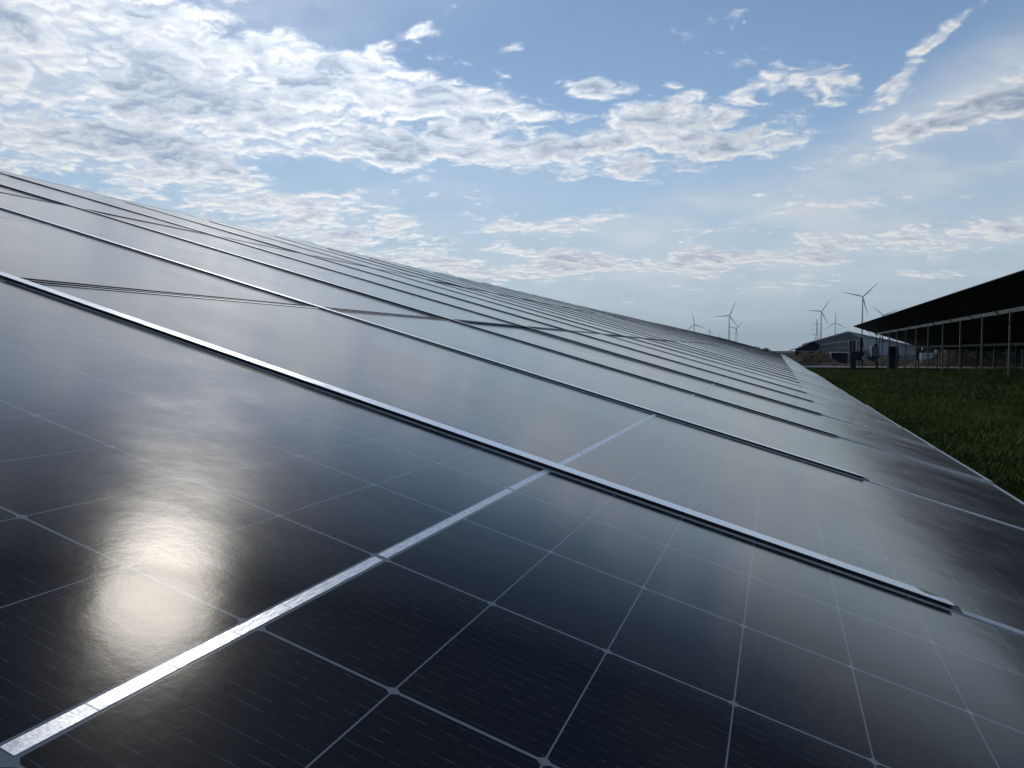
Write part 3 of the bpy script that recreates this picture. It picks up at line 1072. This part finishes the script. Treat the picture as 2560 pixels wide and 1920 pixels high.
def build_turbines():
    proto = None
    for (az, D, hub, lean, yaw, label) in TURBINES:
        loc = Vector((D * math.sin(R(az)), D * math.cos(R(az)), -.62))
        t = thing('wind_turbine', loc, label, 'wind turbine', 'wind turbines on the horizon', rz=R(-az + yaw))
        if proto is None:
            m = MB().tube([(0, 0, 0), (0, 0, .35), (0, 0, .7), (0, 0, 1)], [3.0, 2.5, 2.0, 1.55], 16)
            tw = m.build('tower', M_TURB, t, smooth=True)
            m = MB()
            m.hexa([(-1.9, -3.0, -1.6), (1.9, -3.0, -1.6), (1.6, 9, -1.3), (-1.6, 9, -1.3), (-1.9, -3.0, 2.2), (1.9, -3.0, 2.2), (1.6, 9, 1.9), (-1.6, 9, 1.9)])
            nc = m.build('nacelle', M_TURB, t, bevel=.5)
            hb = MB().tube([(0, -3.05, .2), (0, -4.2, .2), (0, -5.6, .2), (0, -6.6, .2)], [2.0, 2.1, 1.5, .3], 14).build('hub', M_TURB, t, smooth=True)
            bl = blade_mesh(59).build('blade', M_TURB, hb, smooth=True)
            proto = (tw, nc, hb, bl)
            tw0 = tw; nc0 = nc; hb0 = hb
            blades = [bl] + [copy_part(bl, hb) for _ in range(2)]
        else:
            tw0 = copy_part(proto[0], t); nc0 = copy_part(proto[1], t); hb0 = copy_part(proto[2], t)
            blades = [copy_part(proto[3], hb0) for _ in range(3)]
        tw0.scale = (1, 1, hub - 1.6)
        nc0.location = (0, 0, hub); hb0.location = (0, 0, hub)
        for k, b in enumerate(blades):
            b.location = (0, -4.3, .2)
            b.rotation_euler = (0, R(lean + 120 * k), 0)


build_turbines()

# ------------------------------------------------------------------ lattice pylons
M_PYL = plain('pylon_steel', (.30, .32, .33), .6, .3, .1, .5)
PYLONS = [(2.48, 1500, 58, 'tallest lattice pylon, just left of a wind turbine near the shed'),
          (3.80, 2450, 55, 'faint lattice pylon behind the small upright wind turbine'),
          (-4.58, 2080, 58, 'faint lattice pylon between two turbines above the near table edge'),
          (-3.90, 2800, 58, 'smallest and faintest lattice pylon left of the tall turbine')]


def pylon_mesh(H):
    m = MB()
    w = .22
    def half(z):
        return 3.6 * (1 - z / (H * .62)) + .95 if z < H * .62 else .95 * (1 - .6 * (z - H * .62) / (H * .38))
    zs = [0, H * .13, H * .25, H * .36, H * .46, H * .55, H * .62, H * .70, H * .78, H * .86, H * .93, H]
    for sx in (-1, 1):
        for sy in (-1, 1):
            for a, b in zip(zs, zs[1:]):
                m.bar((sx * half(a), sy * half(a), a), (sx * half(b), sy * half(b), b), w, w)
    for a, b in zip(zs, zs[1:]):
        for sy in (-1, 1):
            m.bar((-half(a), sy * half(a), a), (half(b), sy * half(b), b), w * .6, w * .6)
            m.bar((half(a), sy * half(a), a), (-half(b), sy * half(b), b), w * .6, w * .6)
        for sx in (-1, 1):
            m.bar((sx * half(a), -half(a), a), (sx * half(b), half(b), b), w * .6, w * .6)
            m.bar((sx * half(a), half(a), a), (sx * half(b), -half(b), b), w * .6, w * .6)
    return m


def arm_mesh(reach):
    m = MB()
    for s in (-1, 1):
        m.bar((s * .7, 0, 0), (s * reach, 0, .1), .24, .24)
        m.bar((s * .6, 0, 1.7), (s * reach, 0, .2), .18, .18)
        for q in (.35, .65):
            m.bar((s * reach * q, 0, .05), (s * reach * q, 0, 1.6 * (1 - q) + .1), .12, .12)
        for q in (.6, 1.0):
            m.bar((s * reach * q, 0, 0), (s * reach * q, 0, -2.6), .20, .20)
    return m


pyl = None
for (az, D, H, label) in PYLONS:
    t = thing('pylon', (D * math.sin(R(az)), D * math.cos(R(az)), -.62), label, 'pylon', 'lattice pylons on the horizon', rz=R(-az + 12))
    if pyl is None:
        b_ = pylon_mesh(58).build('lattice_mast', M_PYL, t, weld=False)
        arms = [arm_mesh(rc).build('cross_arm', M_PYL, t, weld=False) for rc in (8.0, 10.0, 7.5)]
        pyl = (b_, arms)
    else:
        b_ = copy_part(pyl[0], t); arms = [copy_part(a, t) for a in pyl[1]]
    b_.scale = (1, 1, H / 58)
    for a, z in zip(arms, (.53, .68, .85)):
        a.location = (0, 0, H * z)


# ------------------------------------------------------------------ trees on the skyline, bushes by the heaps
def build_leaf(nt, s):
    g = G(nt)
    n = g.noise(g.coord(), .6, 4, .6)
    g.put(s.inputs['Base Color'], g.mix(g.ramp(n, .3, .7), (.022, .038, .014), (.06, .085, .028)))
    s.inputs['Roughness'].default_value = .8


M_LEAF = material('leaves', build_leaf)
M_BARK = plain('bark', (.10, .08, .06), .9, 0, .3, 3)


def tree(loc, h, spread, seed, label, name='tree', cat='tree', group=None, leaf=.55, count=900):
    q = np.random.default_rng(seed)
    t = thing(name, loc, label, cat, group)
    m = MB()
    if name == 'tree':
        m.tube([(0, 0, 0), (.1, 0, h * .25), (0, .1, h * .55), (0, 0, h * .8)], [h * .03, h * .024, h * .016, h * .006], 8)
    for k in range(7):
        a = k * .9 + q.random()
        z0 = h * (.12 if name != 'tree' else .3) + h * .06 * k * .5
        m.tube([(0, 0, z0 * .8), (math.cos(a) * spread * .4, math.sin(a) * spread * .4, z0 + h * .18), (math.cos(a) * spread * .75, math.sin(a) * spread * .75, z0 + h * .3)], [h * .014, h * .009, h * .003], 6)
    m.build('trunk' if name == 'tree' else 'stems', M_BARK, t)
    c = MB()
    clumps = [(q.normal(0, spread * .42), q.normal(0, spread * .42), h * (.35 + .55 * q.random()), spread * (.25 + .25 * q.random())) for _ in range(16)]
    for k in range(count):
        cx, cy, cz, cr = clumps[q.integers(len(clumps))]
        d = Vector(q.normal(0, 1, 3)).normalized() * cr * (q.random() ** .4)
        p = Vector((cx, cy, cz)) + Vector((d.x, d.y, d.z * .7))
        if p.z < .1:
            p.z = .1 + q.random() * .3
        u = Vector(q.normal(0, 1, 3)).normalized(); v = u.orthogonal().normalized()
        s = leaf * (.6 + .8 * q.random())
        c.face([p - u * s * .5, p + v * s * .35, p + u * s * .5, p - v * s * .35])
    c.build('crown' if name == 'tree' else 'foliage', M_LEAF, t, weld=False)


for i, (x, y, h, sp, lb) in enumerate([
        (-16.5, 520, 5.2, 4.2, 'rounded dark tree on the skyline nearest the end of the table'),
        (-24, 540, 4.4, 3.6, 'low tree half hidden by the far end of the table'),
        (-9.0, 640, 3.6, 3.4, 'small bushy tree on the skyline, furthest right before the pale hut')]):
    tree((x, y, -.62), h, sp, 50 + i, lb, group='trees on the skyline')
for i, (x, y, h, sp, lb) in enumerate([
        (10.6, 100.5, 1.7, 1.0, 'dark bush behind the low earth heap, left one by the thin posts'),
        (12.9, 101, 1.75, .9, 'dark bush behind the low earth heap, right one by the pale tank')]):
    tree((x, y, -.62), h, sp, 70 + i, lb, 'bush', 'bush', 'bushes by the earth heaps', .16, 700)

t = thing('hedge', (34, 128, -.62), 'long dark hedge low behind the black tables', 'hedge')
q_ = np.random.default_rng(5)
m = MB(); c_ = MB()
for k in range(60):
    x0 = -16 + k * .9
    m.tube([(x0, 0, 0), (x0 + q_.normal(0, .1), 0, 1.2)], [.04, .015], 6)
for k in range(11000):
    p_ = Vector((q_.uniform(-17, 38), q_.normal(0, .6), 0))
    p_.z = q_.uniform(.05, 1) * (2.15 + .25 * math.sin(p_.x * .7) + .2 * math.sin(p_.x * 1.9))
    u_ = Vector(q_.normal(0, 1, 3)).normalized(); v_ = u_.orthogonal().normalized(); s_ = q_.uniform(.15, .35)
    c_.face([p_ - u_ * s_, p_ + v_ * s_ * .7, p_ + u_ * s_, p_ - v_ * s_ * .7])
m.build('stems', M_BARK, t, weld=False)
c_.build('foliage', M_LEAF, t, weld=False)


# ------------------------------------------------------------------ grass between the tables
def build_grass_mat(nt, s):
    g = G(nt)
    at = g.N('ShaderNodeAttribute'); at.attribute_name = 'tint'
    n = g.noise(g.N('ShaderNodeNewGeometry').outputs['Position'], .55, 4, .6)
    a = g.mix(at.outputs['Fac'], (.075, .092, .016), (.175, .185, .044))
    a = g.mix(g.ramp(n, .5, .75, 0, .5), a, (.14, .125, .040))
    g.put(s.inputs['Base Color'], a)
    s.inputs['Roughness'].default_value = .7
    s.inputs['Specular IOR Level'].default_value = .10


M_GRASS = material('grass_blades', build_grass_mat)


def build_grass():
    q = np.random.default_rng(11)
    parts = []
    for (n, x0, x1, y0, y1, hh, wd) in ((110000, .8, 11, 3.5, 20, .10, .008), (110000, .8, 17, 18, 50, .12, .012), (60000, .8, 26, 48, 66, .13, .018), (30000, .8, 30, 66, 82, .07, .02), (9000, 7.6, 20, 22, 60, .34, .014)):
        x = q.uniform(x0, x1, n); y = q.uniform(y0, y1, n)
        # clumps: thin out between tufts
        cl = np.sin(x * 2.1 + np.sin(y * 1.3) * 2) * np.sin(y * 1.7 + np.sin(x * .9) * 2)
        cl2 = np.sin(x * .53 + 1.2) * np.sin(y * .41 + x * .2)
        keep = q.random(n) < .55 + .45 * cl
        x, y, cl, cl2 = x[keep], y[keep], cl[keep], cl2[keep]
        n = len(x)
        h = hh * (q.uniform(.4, 1.2, n) * (1 + .35 * cl + .45 * cl2))
        h[q.random(n) < .02] *= 1.9
        z = -.62 * np.clip((y - 34) / 46, 0, 1) ** 2 * (3 - 2 * np.clip((y - 34) / 46, 0, 1)) + .035 * np.sin(x * .9 + 1.3) * np.sin(y * .37) + .02 * np.sin(x * 2.3 + y * 1.1) - .01
        a = q.uniform(0, 2 * np.pi, n); b = q.uniform(0, 2 * np.pi, n)
        w = wd * q.uniform(.6, 1.4, n)
        lean = h * q.uniform(.2, 1.3, n)
        dx, dy = np.cos(a) * w, np.sin(a) * w
        lx, ly = np.cos(b) * lean, np.sin(b) * lean
        P = np.empty((n, 5, 3))
        P[:, 0] = np.stack([x - dx, y - dy, z], 1); P[:, 1] = np.stack([x + dx, y + dy, z], 1)
        P[:, 2] = np.stack([x + dx * .7 + lx * .4, y + dy * .7 + ly * .4, z + h * .6], 1)
        P[:, 3] = np.stack([x - dx * .7 + lx * .4, y - dy * .7 + ly * .4, z + h * .6], 1)
        P[:, 4] = np.stack([x + lx, y + ly, z + h], 1)
        parts.append((P, np.clip(q.normal(.45, .25, n) + .2 * cl, 0, 1)))
    P = np.concatenate([p for p, _ in parts]); tint = np.concatenate([t for _, t in parts])
    n = len(P)
    me = bpy.data.meshes.new('grass')
    me.vertices.add(n * 5)
    me.vertices.foreach_set('co', P.reshape(-1))
    base = np.arange(n)[:, None] * 5
    loops = np.concatenate([base + np.array([[0, 1, 2, 3]]), base + np.array([[3, 2, 4]])], 1).reshape(-1)
    me.loops.add(len(loops))
    me.loops.foreach_set('vertex_index', loops)
    me.polygons.add(n * 2)
    st = np.empty((n, 2), int); st[:, 0] = np.arange(n) * 7; st[:, 1] = np.arange(n) * 7 + 4
    me.polygons.foreach_set('loop_start', st.reshape(-1))
    tt = np.tile(np.array([4, 3]), n)
    me.polygons.foreach_set('loop_total', tt)
    at = me.attributes.new('tint', 'FLOAT', 'POINT')
    at.data.foreach_set('value', np.repeat(tint, 5))
    me.materials.append(M_GRASS)
    me.update(calc_edges=True)
    me.validate()
    o = bpy.data.objects.new('grass', me)
    COL.objects.link(o)
    tag(o, kind='stuff')


build_grass()

# ------------------------------------------------------------------ the air
def build_haze():
    m = MB().box((-9200, -3200, -2), (9200, 12200, 262))
    mt = bpy.data.materials.new('haze_air')
    mt.use_nodes = True
    nt = mt.node_tree
    for n in list(nt.nodes):
        nt.nodes.remove(n)
    v = nt.nodes.new('ShaderNodeVolumePrincipled')
    v.inputs['Color'].default_value = (.93, .96, 1.0, 1)
    v.inputs['Density'].default_value = 5e-5
    v.inputs['Anisotropy'].default_value = .45
    o = nt.nodes.new('ShaderNodeOutputMaterial')
    nt.links.new(v.outputs[0], o.inputs['Volume'])
    b = m.build('haze', mt)
    tag(b, kind='stuff')


build_haze()
